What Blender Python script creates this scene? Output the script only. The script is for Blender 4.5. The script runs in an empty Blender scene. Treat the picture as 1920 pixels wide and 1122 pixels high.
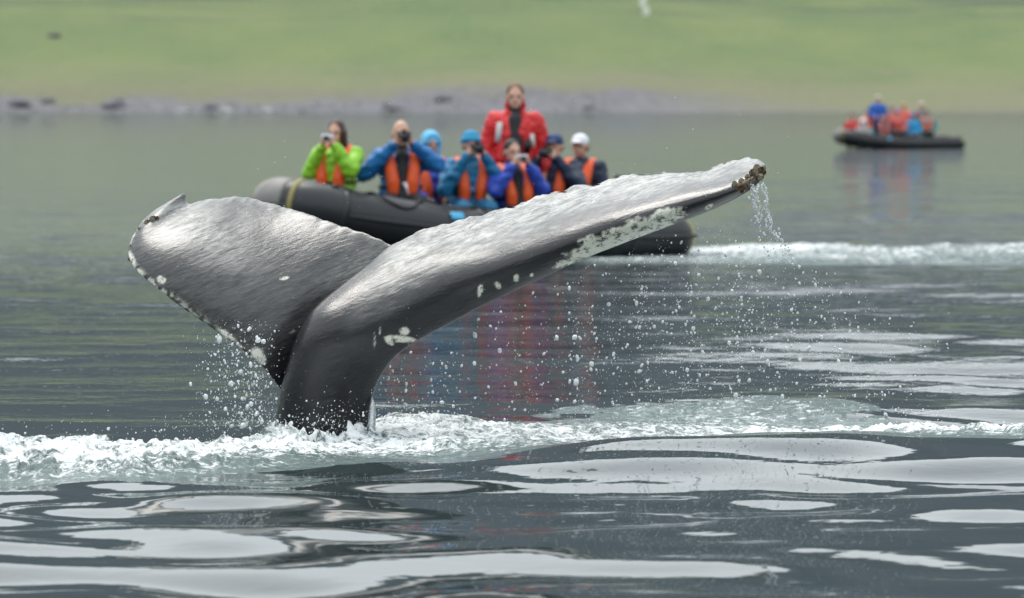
import bpy, bmesh, math, random
import numpy as np
from mathutils import Vector, Matrix
from mathutils.kdtree import KDTree
from mathutils import noise as mnoise

# ------------------------------------------------------------------ camera, sky, sun, exposure
S = bpy.context.scene
COL = S.collection
EYE = 1.6          # the photographer sits low, in a boat
FPX = 9000.0       # focal length in photo pixels (1920 wide)
cam_d = bpy.data.cameras.new('camera'); cam = bpy.data.objects.new('camera', cam_d); COL.objects.link(cam)
cam.location = (0, 0, EYE); cam.rotation_euler = (math.radians(90), 0, 0)
cam_d.sensor_width = 36; cam_d.lens = FPX / 1920 * 36
cam_d.shift_y = -(561 - 190) / 1920
cam_d.clip_start = 0.1; cam_d.clip_end = 20000
cam_d.dof.use_dof = True; cam_d.dof.focus_distance = 21.9; cam_d.dof.aperture_fstop = 4.3
S.camera = cam

SUN_EL, SUN_AZ = math.radians(60), math.radians(-22)   # azimuth from +Y towards +X
w = bpy.data.worlds.new('World'); S.world = w; w.use_nodes = True
nt = w.node_tree; nt.nodes.clear()
N = nt.nodes.new; K_ = nt.links.new
out = N('ShaderNodeOutputWorld'); bg = N('ShaderNodeBackground'); bg.inputs[1].default_value = 0.1
sky = N('ShaderNodeTexSky'); sky.sky_type = 'NISHITA'; sky.sun_disc = False
sky.sun_elevation = SUN_EL; sky.sun_rotation = SUN_AZ; sky.air_density = 1.2; sky.dust_density = 3
tc = N('ShaderNodeTexCoord'); no = N('ShaderNodeTexNoise'); no.inputs['Scale'].default_value = 2.2; no.inputs['Detail'].default_value = 4
mp = N('ShaderNodeMapping'); mp.inputs['Scale'].default_value = (1, 1, 2.6)
cr = N('ShaderNodeValToRGB')
cr.color_ramp.elements[0].position = 0.3; cr.color_ramp.elements[0].color = (7.4, 8.1, 8.6, 1)
cr.color_ramp.elements[1].position = 0.72; cr.color_ramp.elements[1].color = (10.2, 10.7, 10.8, 1)
mx = N('ShaderNodeMix'); mx.data_type = 'RGBA'; mx.inputs[0].default_value = 0.88
K_(tc.outputs['Generated'], mp.inputs[0]); K_(mp.outputs[0], no.inputs['Vector']); K_(no.outputs[0], cr.inputs[0])
K_(sky.outputs[0], mx.inputs[6]); K_(cr.outputs[0], mx.inputs[7]); K_(mx.outputs[2], bg.inputs[0]); K_(bg.outputs[0], out.inputs[0])

sl = bpy.data.lights.new('sun', 'SUN'); sun = bpy.data.objects.new('sun', sl); COL.objects.link(sun)
sl.energy = 1.15; sl.angle = math.radians(26); sl.color = (1, 0.96, 0.9)
sd = Vector((math.sin(SUN_AZ) * math.cos(SUN_EL), math.cos(SUN_AZ) * math.cos(SUN_EL), math.sin(SUN_EL)))
sun.rotation_euler = sd.to_track_quat('Z', 'Y').to_euler(); sun.location = (0, 0, 60)

S.view_settings.view_transform = 'Standard'; S.view_settings.look = 'None'
S.view_settings.gamma = 1; S.view_settings.use_curve_mapping = False
S.view_settings.exposure = 0.68

rng = np.random.default_rng(7); random.seed(7)

def at(px, py, Y):
    """the point of the place seen at photo pixel (px, py) at distance Y"""
    return ((px - 960) / FPX * Y, Y, EYE - (py - 190) / FPX * Y)

# ------------------------------------------------------------------ noise in numpy
def _hash(ix, iy, iz, seed):
    h = (ix.astype(np.int64) * 374761393 + iy.astype(np.int64) * 668265263 + iz.astype(np.int64) * 2147483647 + seed * 1274126177) & 0xffffffff
    h = ((h ^ (h >> 13)) * 1274126177) & 0xffffffff
    h = ((h ^ (h >> 15)) * 2246822519) & 0xffffffff
    return ((h ^ (h >> 9)) & 0xffffff) / float(0xffffff)

def vnoise(x, y, seed=0):
    ix = np.floor(x); iy = np.floor(y); fx = x - ix; fy = y - iy
    fx = fx * fx * fx * (fx * (fx * 6 - 15) + 10); fy = fy * fy * fy * (fy * (fy * 6 - 15) + 10); z = np.zeros_like(ix)
    a = _hash(ix, iy, z, seed); b = _hash(ix + 1, iy, z, seed); c = _hash(ix, iy + 1, z, seed); d = _hash(ix + 1, iy + 1, z, seed)
    return (a + (b - a) * fx) * (1 - fy) + (c + (d - c) * fx) * fy

def fbm(x, y, octv=4, seed=0, ridged=False, gain=0.5):
    s = 0; a = 1; t = 0
    for o in range(octv):
        v = vnoise(x * 2.03 ** o + 17.3 * o, y * 2.03 ** o - 9.1 * o, seed + o * 13)
        if ridged: v = 1 - abs(2 * v - 1)
        s = s + a * v; t += a; a *= gain
    return s / t

def sstep(a, b, x):
    t = np.clip((x - a) / (b - a), 0, 1); return t * t * (3 - 2 * t)

# ------------------------------------------------------------------ object helpers
def tag(o, label=None, cat=None, group=None, kind=None):
    if label: o['label'] = label
    if cat: o['category'] = cat
    if group: o['group'] = group
    if kind: o['kind'] = kind
    return o

def link(name, me, parent=None, mat=None, smooth=True):
    o = bpy.data.objects.new(name, me); COL.objects.link(o)
    if parent: o.parent = parent
    if mat:
        me.materials.clear(); me.materials.append(mat)
    if smooth and me is not None: me.polygons.foreach_set('use_smooth', [True] * len(me.polygons))
    return o

def empty(name, loc, rz=0.0):
    o = bpy.data.objects.new(name, None); COL.objects.link(o); o.location = loc; o.rotation_euler = (0, 0, rz)
    o.empty_display_size = 0.2
    return o

def mesh_np(name, verts, faces):
    me = bpy.data.meshes.new(name)
    verts = np.asarray(verts, dtype=np.float32); faces = np.asarray(faces, dtype=np.int32)
    n = len(faces); k = faces.shape[1]
    me.vertices.add(len(verts)); me.vertices.foreach_set('co', verts.ravel())
    me.loops.add(n * k); me.loops.foreach_set('vertex_index', faces.ravel())
    me.polygons.add(n); me.polygons.foreach_set('loop_start', np.arange(0, n * k, k, dtype=np.int32))
    me.polygons.foreach_set('use_smooth', np.ones(n, dtype=bool))
    me.update(calc_edges=True); me.validate()
    return me

def grid_faces(nr, nc, wrap=False):
    r = np.arange(nr - 1)[:, None]; c = np.arange(nc if wrap else nc - 1)[None, :]; c2 = (c + 1) % nc
    return np.stack([r * nc + c, r * nc + c2, (r + 1) * nc + c2, (r + 1) * nc + c], -1).reshape(-1, 4)

def attr(me, name, vals):
    a = me.attributes.new(name, 'FLOAT', 'POINT'); a.data.foreach_set('value', np.asarray(vals, dtype=np.float32).ravel())

def basis(d):
    d = d.normalized(); a = Vector((0, 0, 1)) if abs(d.z) < 0.9 else Vector((1, 0, 0))
    u = d.cross(a).normalized(); return u, d.cross(u).normalized(), d

def cap(bm, p, q, r0, r1, seg=10):
    """a tapered capsule"""
    p = Vector(p); q = Vector(q); d = q - p; L = d.length
    if L < 1e-6: d = Vector((0, 0, 1)); L = 1e-4
    u, v, d = basis(d); rings = []
    prof = [(-r0 * math.cos(a), r0 * math.sin(a)) for a in (0.35, 0.8, 1.2, 1.5708)] + [(L + r1 * math.sin(a), r1 * math.cos(a)) for a in (0, 0.4, 0.8, 1.2)]
    for h, r in prof:
        rings.append([bm.verts.new(p + d * h + (u * math.cos(2 * math.pi * k / seg) + v * math.sin(2 * math.pi * k / seg)) * r) for k in range(seg)])
    for a, b in zip(rings, rings[1:]):
        for k in range(seg): bm.faces.new((a[k], a[(k + 1) % seg], b[(k + 1) % seg], b[k]))
    bm.faces.new(rings[0][::-1]); bm.faces.new(rings[-1])

def ell(bm, c, r, seg=12, rot=None):
    m = Matrix.Translation(Vector(c)) @ (rot.to_4x4() if rot else Matrix()) @ Matrix.Diagonal((r[0], r[1], r[2], 1))
    bmesh.ops.create_uvsphere(bm, u_segments=seg, v_segments=max(6, seg * 2 // 3), radius=1, matrix=m)

def boxm(bm, c, s, rot=None, bev=0.0):
    m = Matrix.Translation(Vector(c)) @ (rot.to_4x4() if rot else Matrix()) @ Matrix.Diagonal((s[0], s[1], s[2], 1))
    g = bmesh.ops.create_cube(bm, size=1, matrix=m)
    if bev:
        es = list({e for v in g['verts'] for e in v.link_edges})
        bmesh.ops.bevel(bm, geom=es, offset=bev, segments=2, affect='EDGES')

def tube(bm, pts, rad, seg=8, closed=False):
    pts = [Vector(p) for p in pts]; rr = rad if hasattr(rad, '__len__') else [rad] * len(pts); rings = []
    pu = None
    for i, p in enumerate(pts):
        d = (pts[min(i + 1, len(pts) - 1)] - pts[max(i - 1, 0)]).normalized()
        if pu is None: u, v, _ = basis(d)
        else:
            u = (pu - d * pu.dot(d)).normalized(); v = d.cross(u)
        pu = u
        rings.append([bm.verts.new(p + (u * math.cos(2 * math.pi * k / seg) + v * math.sin(2 * math.pi * k / seg)) * rr[i]) for k in range(seg)])
    for a, b in zip(rings, rings[1:]):
        for k in range(seg): bm.faces.new((a[k], a[(k + 1) % seg], b[(k + 1) % seg], b[k]))
    bm.faces.new(rings[0][::-1]); bm.faces.new(rings[-1])

def bm_obj(name, bm, mat, parent=None, smooth=True):
    me = bpy.data.meshes.new(name); bmesh.ops.recalc_face_normals(bm, faces=bm.faces); bm.to_mesh(me); bm.free()
    return link(name, me, parent, mat, smooth)

def fuse(me, voxel, smooth=2, fac=0.5):
    """voxel union of the overlapping pieces of a mesh: one continuous skin"""
    o = bpy.data.objects.new('tmp', me); COL.objects.link(o)
    m = o.modifiers.new('r', 'REMESH'); m.mode = 'VOXEL'; m.voxel_size = voxel
    if smooth:
        s_ = o.modifiers.new('s', 'SMOOTH'); s_.iterations = smooth; s_.factor = fac
    dg = bpy.context.evaluated_depsgraph_get(); dg.update()
    r = bpy.data.meshes.new_from_object(o.evaluated_get(dg), depsgraph=dg)
    bpy.data.objects.remove(o)
    return r

def fuse_bm(bm, voxel, smooth=2):
    me = bpy.data.meshes.new('t'); bmesh.ops.recalc_face_normals(bm, faces=bm.faces); bm.to_mesh(me); bm.free()
    return fuse(me, voxel, smooth)

def crom(P, n):
    """Catmull-Rom resampling of an array of rows"""
    P = np.asarray(P, float); Q = np.vstack([2 * P[0] - P[1], P, 2 * P[-1] - P[-2]]); t = np.linspace(0, len(P) - 1 - 1e-9, n)
    i = t.astype(int); f = (t - i)[:, None]; a, b, c, d = Q[i], Q[i + 1], Q[i + 2], Q[i + 3]
    return 0.5 * (2 * b + (c - a) * f + (2 * a - 5 * b + 4 * c - d) * f ** 2 + (3 * b - a - 3 * c + d) * f ** 3)

# ------------------------------------------------------------------ materials
class M:
    def __init__(s, name):
        s.m = bpy.data.materials.new(name); s.m.use_nodes = True; s.t = s.m.node_tree; s.b = s.t.nodes['Principled BSDF']; s.o = s.t.nodes['Material Output']
    def n(s, typ, **k):
        x = s.t.nodes.new(typ)
        for a, v in k.items():
            if a in x.inputs: x.inputs[a].default_value = v
            else: setattr(x, a, v)
        return x
    def l(s, a, b): s.t.links.new(a, b)
    def math(s, op, a, b=None, clamp=False):
        x = s.t.nodes.new('ShaderNodeMath'); x.operation = op; x.use_clamp = clamp
        for i, v in enumerate((a, b)):
            if v is None: continue
            if hasattr(v, 'links'): s.l(v, x.inputs[i])
            else: x.inputs[i].default_value = v
        return x.outputs[0]
    def noise(s, scale, detail=4, stretch=(1, 1, 1), rough=0.5, dist=0.0, rot=(0, 0, 0)):
        t = s.n('ShaderNodeTexCoord'); mp = s.n('ShaderNodeMapping'); mp.inputs['Scale'].default_value = stretch; mp.inputs['Rotation'].default_value = rot
        x = s.n('ShaderNodeTexNoise'); x.inputs['Scale'].default_value = scale; x.inputs['Detail'].default_value = detail
        x.inputs['Roughness'].default_value = rough; x.inputs['Distortion'].default_value = dist
        if any(rot):
            mp.inputs['Rotation'].default_value = (0, 0, 0); m2 = s.n('ShaderNodeMapping'); m2.inputs['Rotation'].default_value = rot
            s.l(t.outputs['Object'], m2.inputs[0]); s.l(m2.outputs[0], mp.inputs[0])
        else: s.l(t.outputs['Object'], mp.inputs[0])
        s.l(mp.outputs[0], x.inputs['Vector']); return x.outputs[0]
    def ramp(s, v, *st):
        x = s.n('ShaderNodeValToRGB'); e = x.color_ramp.elements
        while len(e) < len(st): e.new(0.5)
        for i, (p, c) in enumerate(st):
            e[i].position = p; e[i].color = (*c, 1) if hasattr(c, '__len__') else (c, c, c, 1)
        s.l(v, x.inputs[0]); return x.outputs[0]
    def mix(s, f, a, b):
        x = s.n('ShaderNodeMix', data_type='RGBA')
        for i, v in ((0, f), (6, a), (7, b)):
            if hasattr(v, 'links'): s.l(v, x.inputs[i])
            else: x.inputs[i].default_value = (*v, 1) if hasattr(v, '__len__') else v
        return x.outputs[2]
    def attr(s, name):
        x = s.n('ShaderNodeAttribute'); x.attribute_name = name; return x.outputs['Fac']
    def bump(s, h, dist, strength=1.0, nrm=None):
        x = s.n('ShaderNodeBump'); x.inputs['Distance'].default_value = dist; x.inputs['Strength'].default_value = strength
        s.l(h, x.inputs['Height'])
        if nrm: s.l(nrm, x.inputs['Normal'])
        return x.outputs[0]
    def set(s, **k):
        for a, v in k.items():
            i = s.b.inputs[a.replace('_', ' ')]
            if hasattr(v, 'links'): s.l(v, i)
            else: i.default_value = (*v, 1) if hasattr(v, '__len__') and len(v) == 3 else v
        return s

def plain(name, col, rough=0.6, var=0.15, scale=9, bump=0.004, bscale=30, metal=0.0, coat=0.0):
    m = M(name); nz = m.noise(scale, 4)
    c = m.mix(nz, tuple(x * (1 - var) for x in col), tuple(min(1, x * (1 + var)) for x in col))
    m.set(Base_Color=c, Roughness=rough, Metallic=metal, Coat_Weight=coat)
    if bump: m.set(Normal=m.bump(m.noise(bscale, 3), bump))
    return m.m

# ------------------------------------------------------------------ water
def wave_set(n, lo, hi, spread, seed):
    r = np.random.default_rng(seed); lam = np.exp(r.uniform(math.log(lo), math.log(hi), n))
    th = r.normal(0, spread, n) + (r.random(n) < 0.5) * math.pi; k = 2 * math.pi / lam
    return k * np.sin(th), k * np.cos(th), r.uniform(0, 2 * math.pi, n), lam
WS = [(wave_set(34, 0.5, 1.6, 0.75, 3), 0.037), (wave_set(14, 2.0, 5.0, 0.55, 5), 0.021), (wave_set(10, 6, 18, 0.6, 8), 0.006)]
MIDWS = wave_set(22, 0.5, 1.6, 0.35, 21)

def swells(x, y, cell=0.02):
    out = np.zeros_like(x)
    near = 1 - sstep(20.6, 23.5, y)
    right = sstep(0.1, 1.5, x * 22 / np.maximum(y, 5))
    A = 0.20 + 0.20 * sstep(23, 27, y) * (1 - sstep(46, 60, y)) + 1.08 * near + 1.35 * right * (1 - sstep(27, 38, y)) * (1 - near) + 0.32 * right * sstep(50, 58, y) * (1 - sstep(85, 110, y))
    A = A * (0.65 + 0.7 * vnoise(x * 0.45 + 3, y * 0.28 + 7, 5))
    for (kx, ky, ph, lam), slope in WS:
        s = slope * math.sqrt(2.0 / len(lam))
        for i in range(len(lam)):
            a = s * lam[i] / (2 * math.pi)
            out += A * a * np.exp(-(cell / lam[i] * 2.2) ** 2) * np.sin(kx[i] * x + ky[i] * y + ph[i])
    # little shimmer on the calmer water
    kx, ky, ph, lam = MIDWS; s = 0.013 * math.sqrt(2.0 / len(lam))
    for i in range(len(lam)):
        out += (1 + 2.4 * right * sstep(24, 27, y) * (1 - sstep(48, 62, y)) * vnoise(x * .6 + 8, y * .35, 9)) * s * lam[i] / (2 * math.pi) * np.exp(-(cell / lam[i] * 2.2) ** 2) * np.sin(kx[i] * x + ky[i] * y + ph[i])
    # the rounded swell the fluke pushes up on the right
    e = sstep(-0.6, 0.9, x) * (1 - 0.0 * x)
    yc = 20.9 + 0.1 * np.sin(x * 1.3)
    t = (y - yc)
    out += 0.11 * e * np.where(t < 0, np.exp(-(t / 1.15) ** 2), np.exp(-(t / 0.8) ** 2))
    # slick behind the fluke, facing the camera
    out += 0.05 * np.exp(-((x - 1.35) / 1.0) ** 2) * np.exp(-((y - 25.6) / 1.0) ** 2)
    return out

def build_water():
    d = np.concatenate([np.linspace(-180, -30, 26)[:-1], np.linspace(-30, -8, 26)[:-1], np.linspace(-8, 8, 480), np.linspace(8, 30, 26)[1:], np.linspace(30, 180, 26)[1:-1]])
    az = np.radians(d)
    inv = np.linspace(1 / 13.5, 1 / 60, 820); inv2 = np.linspace(1 / 60, 1 / 700, 230)[1:]
    r = np.concatenate([np.linspace(0.4, 13.4, 50), 1 / inv, 1 / inv2, [900, 1300, 2200, 4000, 8000]])
    R, A = np.meshgrid(r, az, indexing='ij'); X = R * np.sin(A); Y = R * np.cos(A)
    dr = np.gradient(r)[:, None] + 0 * R; da = np.gradient(az)[None, :] * R
    cell = np.maximum(dr, np.abs(da))
    Z = swells(X, Y, cell)
    Z *= 1 - sstep(560, 690, R)
    V = np.stack([X, Y, Z], -1).reshape(-1, 3)
    f = grid_faces(len(r), len(az), wrap=True)[:, ::-1]
    V = np.vstack([V, [[0, 0, 0]]]); me = mesh_np('sea_water', V, f); attr(me, 'ruffle', np.r_[(0.24 * sstep(21.5, 27, R) + .76 * sstep(27, 64, R)).ravel(), 0])
    return me

m = M('sea_water')
rf = m.attr('ruffle'); b1 = m.noise(2.2, 3, (1.0, 1.0, 1), 0.5, 0.3); b2 = m.noise(0.8, 3, (1, 0.6, 1)); b3 = m.noise(14, 2, (1, 0.7, 1))
nm = m.bump(b1, 0.010, 0.45); nm = m.bump(b2, 0.02, 0.35, nm); nm = m.bump(b3, 0.0006, 0.5, nm)
br = m.noise(3.1, 4, (0.8, 1, 1), 0.6); x_ = nm.node; nb = m.n('ShaderNodeBump'); nb.inputs['Distance'].default_value = 0.05; m.l(m.math('MULTIPLY', rf, 0.95), nb.inputs['Strength']); m.l(br, nb.inputs['Height']); m.l(nm, nb.inputs['Normal']); nm = nb.outputs[0]
m.set(Base_Color=(0.026, 0.040, 0.042), Roughness=0.035, IOR=1.333, Normal=nm)
WATER = m.m
wo = link('sea_water', build_water(), None, WATER); tag(wo, 'calm dark grey green sea surface mirroring hill and sky', 'water', kind='structure')

# ------------------------------------------------------------------ land
def land_z(x, y):
    shore = 690 + 5 * np.sin(x / 37.0) + 10 * (vnoise(x / 30 + 5, x * 0 + 3, 2) - .5)
    t = y - shore
    bw = 1 - sstep(8, 48, x)                             # the gravel beach runs out on the right
    beach = np.where(t < 0, t * 0.08, 3.0 * sstep(0, 26, t) * bw + (1 - bw) * 1.1 * sstep(0, 10, t))
    grass = 0.115 * np.maximum(t - 14, 0) + 1.6 * (fbm(x / 42, y / 42, 3, 9) - .5) * sstep(20, 90, t)
    rise = 0.42 * np.maximum(t - 420, 0) * (0.55 + 0.9 * fbm(x / 420 + 2, y / 420, 4, 31)) * (1 - 0.35 * sstep(1100, 2100, t))
    return beach + grass + rise * 0.50
xs = np.concatenate([np.linspace(-4200, -130, 60)[:-1], np.linspace(-130, 130, 240), np.linspace(130, 4200, 60)[1:]])
ys = np.concatenate([np.linspace(640, 720, 80), np.linspace(721, 900, 90), np.linspace(910, 3100, 110)])
Yg, Xg = np.meshgrid(ys, xs, indexing='ij'); Zg = land_z(Xg, Yg)
me = mesh_np('hillside', np.stack([Xg, Yg, Zg], -1).reshape(-1, 3), grid_faces(len(ys), len(xs)))
bw = (1 - sstep(12, 50, Xg)); n1 = fbm(Xg / 9, Yg / 6, 3, 77); n2 = fbm(Xg / 30, Yg / 5, 3, 78)
t_ = Yg - 690 - 5 * np.sin(Xg / 37.0)
attr(me, 'gravel', (bw * (1 - sstep(12, 21, t_ + 12 * (n1 - .5))) + (1 - bw) * 0.35 * (1 - sstep(0, 6, t_))).ravel())
attr(me, 'dry', (1 - sstep(14, 66, t_ + 46 * (n2 - .5))).ravel())
attr(me, 'rock', sstep(16, 27, Zg + 14 * (n2 - .5)).ravel())
m = M('hillside')
g1 = m.noise(0.05, 5, (1, 0.35, 1), 0.6); g2 = m.noise(0.6, 5, (1, 0.5, 1), 0.65)
grass = m.mix(m.ramp(g1, (0.36, 0.0), (0.64, 1.0)), (0.124, 0.178, 0.078), (0.170, 0.212, 0.090))
grass = m.mix(m.ramp(g2, (0.45, 0.0), (0.75, 0.6)), grass, (0.215, 0.225, 0.13))
dryc = m.mix(g2, (0.18, 0.17, 0.11), (0.24, 0.23, 0.16))
p1 = m.noise(0.5, 8, (1, 1, 1), 0.75); grav = m.mix(m.ramp(p1, (0.35, 0.0), (0.65, 1.0)), (0.14, 0.135, 0.15), (0.225, 0.215, 0.235))
r1 = m.noise(0.012, 8, (1, 1, 2.5), 0.65); rock = m.mix(r1, (0.032, 0.044, 0.054), (0.072, 0.090, 0.102))
c = m.mix(m.math('MULTIPLY', m.attr('dry'), 0.8), grass, dryc); c = m.mix(m.attr('gravel'), c, grav); c = m.mix(m.attr('rock'), c, rock)
m.set(Base_Color=c, Roughness=0.95, Normal=m.bump(m.noise(1.2, 5, rough=.7), 0.35), Specular_IOR_Level=0.15)
tag(link('hillside', me, None, m.m), 'green grassy hill rising from a grey gravel beach to dark rock', 'hill', kind='structure')

# unseen slopes added beside and behind the camera to darken the whale's near faces
aa = np.radians(np.linspace(62, 298, 150)); tt = np.linspace(0, 1, 26); T_, A_ = np.meshgrid(tt, aa, indexing='ij')
R_ = 1300 + 260 * np.sin(A_ * 3) + 1700 * T_; X_ = R_ * np.sin(A_); Y_ = R_ * np.cos(A_)
Z_ = -6 + 620 * T_ ** 0.9 * (0.5 + 0.9 * fbm(X_ / 500 + 30, Y_ / 500 + 30, 4, 205)) * sstep(0, .1, np.minimum(A_ - aa[0], aa[-1] - A_) + .04)
me = mesh_np('shading_slope', np.stack([X_, Y_, Z_], -1).reshape(-1, 3), grid_faces(26, 150)[:, ::-1])
attr(me, 'gravel', 0 * Z_.ravel()); attr(me, 'dry', 0 * Z_.ravel()); attr(me, 'rock', sstep(60, 190, Z_).ravel())
tag(link('shading_slope', me, None, m.m), 'unseen grassy and rocky slopes added to shade the tail', 'hill', kind='structure')

STONE = plain('shore_rock', (0.145, 0.14, 0.155), 0.9, 0.5, 1.2, 0.08, 3)
STONE_L = plain('pale_rock', (0.42, 0.42, 0.42), 0.9, 0.3, 1.2, 0.08, 3)
def rock_mesh(seed, sq=0.6):
    bm = bmesh.new(); bmesh.ops.create_icosphere(bm, subdivisions=3, radius=1); r = random.Random(seed); o = Vector((r.random() * 9, r.random() * 9, r.random() * 9))
    from mathutils import noise as mn
    for v in bm.verts:
        k = 1 + 0.45 * mn.noise(v.co * 1.1 + o) + 0.2 * mn.noise(v.co * 2.7 + o); v.co *= k; v.co.z *= sq
    me = bpy.data.meshes.new('boulder'); bm.to_mesh(me); bm.free(); return me
rocks = [(735, 207, 1.45, 0, 'dark boulder on the beach waterline above the man holding a black camera'), (832, 190, 1.2, 0, 'dark boulder with a grassy cap higher on the beach, just left of the standing man'),
         (212, 201, 1.9, 0, 'wide dark boulder at the water edge toward the left end of the beach'), (36, 200, 1.6, 0, 'dark boulder on the beach at the far left end of the shoreline'),
         (103, 70, 1.1, 0, 'lone purple grey boulder high on the green slope at left'), (395, 204, 1.1, 0, 'small dark boulder at the waterline left of the pale stones'),
         (345, 211, 1.0, 1, 'flat pale stone washed by the water, left of two more'), (425, 209, 0.9, 1, 'pale stone at the waterline between the flat one and the grey one'),
         (500, 210, 0.9, 1, 'pale grey stone at the waterline, above the bow of the near boat'), (90, 193, 1.0, 0, 'rounded dark boulder between the two darkest ones of the left beach'),
         (1105, 205, 0.9, 0, 'dark rock at the water edge, right of the standing man')]
for i, (px, py, sz, pale, lab) in enumerate(rocks):
    # walk outwards along the sight line's ground track until the land is met
    for Y in np.arange(684, 1100, 0.5):
        x, _, z = at(px, py, Y)
        lz = max(float(land_z(np.array([x]), np.array([Y]))[0]), 0)
        if lz >= z - 0.02: break
    o = link('boulder', rock_mesh(i, 0.6 if not pale else 0.35), None, STONE_L if pale else STONE); o.location = (x, Y, lz + sz * 0.1); o.scale = (sz, sz, sz); o.rotation_euler.z = i * 1.3
    tag(o, lab, 'boulder', 'boulders along the far shore')
# loose beach stones
bm = bmesh.new()
for i in range(420):
    x = random.uniform(-78, 16); Y = 690 + 5 * math.sin(x / 37.0) + random.uniform(-1, 15); z = float(land_z(np.array([x]), np.array([Y]))[0])
    if z < -0.3: continue
    s = random.uniform(0.10, 0.32); bmesh.ops.create_icosphere(bm, subdivisions=1, radius=1, matrix=Matrix.Translation((x, Y, z + s * .2)) @ Matrix.Rotation(random.random() * 6, 4, 'Z') @ Matrix.Diagonal((s * 1.4, s, s * .7, 1)))
tag(bm_obj('beach_stones', bm, plain('beach_stones', (0.21, 0.205, 0.22), 0.9, 0.3, 0.3, 0), smooth=False), 'loose grey stones strewn along the gravel beach', 'stones', kind='stuff')
# thin waterfall line at the top of the hill
V = []
for j in range(12):
    Y = 822 + j * 5; x0 = (1208 - 960) / FPX * Y + 0.5 * math.sin(j)
    for k in (-0.5, 0.5):
        xx = x0 + k * 1.1; V.append((xx, Y, float(land_z(np.array([xx]), np.array([Y]))[0]) + 0.12))
tag(link('stream', mesh_np('stream', V, grid_faces(12, 2)), None, plain('stream', (0.21, 0.25, 0.18), 0.5, 0.2, 1, 0)), 'thin pale stream running down the green slope', 'stream', kind='structure')

# ------------------------------------------------------------------ the whale's tail
WY = 22.3          # distance of the tail stock
def wp(px, py, d): return np.stack([(px - 960) / FPX * (WY - d), WY - d + 0 * px, EYE - (py - 190) / FPX * (WY - d)], -1)

# stations: trailing x,y, leading x,y, depth at trailing edge, depth at crest, curl angle, thickness, belly
Ast = [(790, 500, 640, 800, -0.40, -.36, 88, .16), (722, 456, 552, 760, -0.44, -.35, 90, .14), (690, 441, 525, 728, -0.50, -.28, 92, .13), (640, 424, 490, 685, -0.60, -.18, 94, .12), (580, 404, 446, 650, -0.70, -.17, 96, .12),
       (520, 384, 400, 617, -0.820, -.17, 98, .11), (470, 372, 350, 583, -0.880, -.19, 98, .10), (430, 369, 305, 549, -0.870, -.23, 98, .10), (400, 372, 270, 521, -0.863, -.29, 100, .09),
       (376, 376, 250, 500, -0.857, -.35, 100, .085), (361, 379, 241, 479, -0.852, -.41, 100, .08), (353, 380, 243, 456, -0.848, -.47, 100, .075), (350, 378, 257, 429, -0.847, -.54, 100, .065),
       (349, 374, 275, 406, -0.845, -.62, 100, .055), (349, 369, 300, 388, -0.843, -.70, 100, .045), (348, 364, 325, 373, -0.842, -.77, 100, .035), (347, 361, 341, 363, -0.841, -.82, 100, .025)]
Bst = [(505, 1000, 682, 1000, -0.36, -0.2, 150, 0.5), (509, 890, 685, 890, -0.32, -0.15, 150, 0.48), (514, 808, 690, 815, -0.24, -0.06, 150, 0.46), (526, 735, 694, 765, -0.18, 0, 148, 0.44), (541, 672, 706, 722, -0.13, 0.055, 145, 0.42), (559, 624, 724, 690, -0.1, 0.095, 142, 0.38), (580, 588, 747, 664, -0.11, 0.115, 118, 0.34), (608, 560, 777, 643, -0.16, 0.11, 118, 0.29), (645, 530, 817, 620, -0.22, 0.1, 116, 0.24), (690, 495, 861, 597, -0.31, 0.1, 116, 0.2), (732, 461, 906, 574, -0.42, 0.11, 116, 0.17), (790, 436, 960, 548, -0.5, 0.14, 116, 0.16), (860, 416, 1020, 521, -0.55, 0.18, 116, 0.15), (930, 396, 1085, 490, -0.57, 0.22, 116, 0.145), (1000, 371, 1150, 464, -0.57, 0.25, 116, 0.14), (1070, 352, 1210, 441, -0.54, 0.28, 116, 0.13), (1140, 337, 1268, 419, -0.5, 0.29, 116, 0.12), (1200, 326, 1318, 401, -0.44, 0.29, 116, 0.11), (1260, 320, 1358, 384, -0.37, 0.29, 116, 0.1), (1320, 317, 1390, 367, -0.29, 0.28, 116, 0.09), (1358, 307, 1409, 355, -0.22, 0.26, 116, 0.08), (1385, 299, 1421, 345, -0.15, 0.24, 116, 0.07), (1408, 297, 1430, 333, -0.08, 0.21, 116, 0.055), (1424, 300, 1436, 320, 0, 0.17, 116, 0.04), (1431, 304, 1437, 312, 0.06, 0.13, 116, 0.03)]
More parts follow.
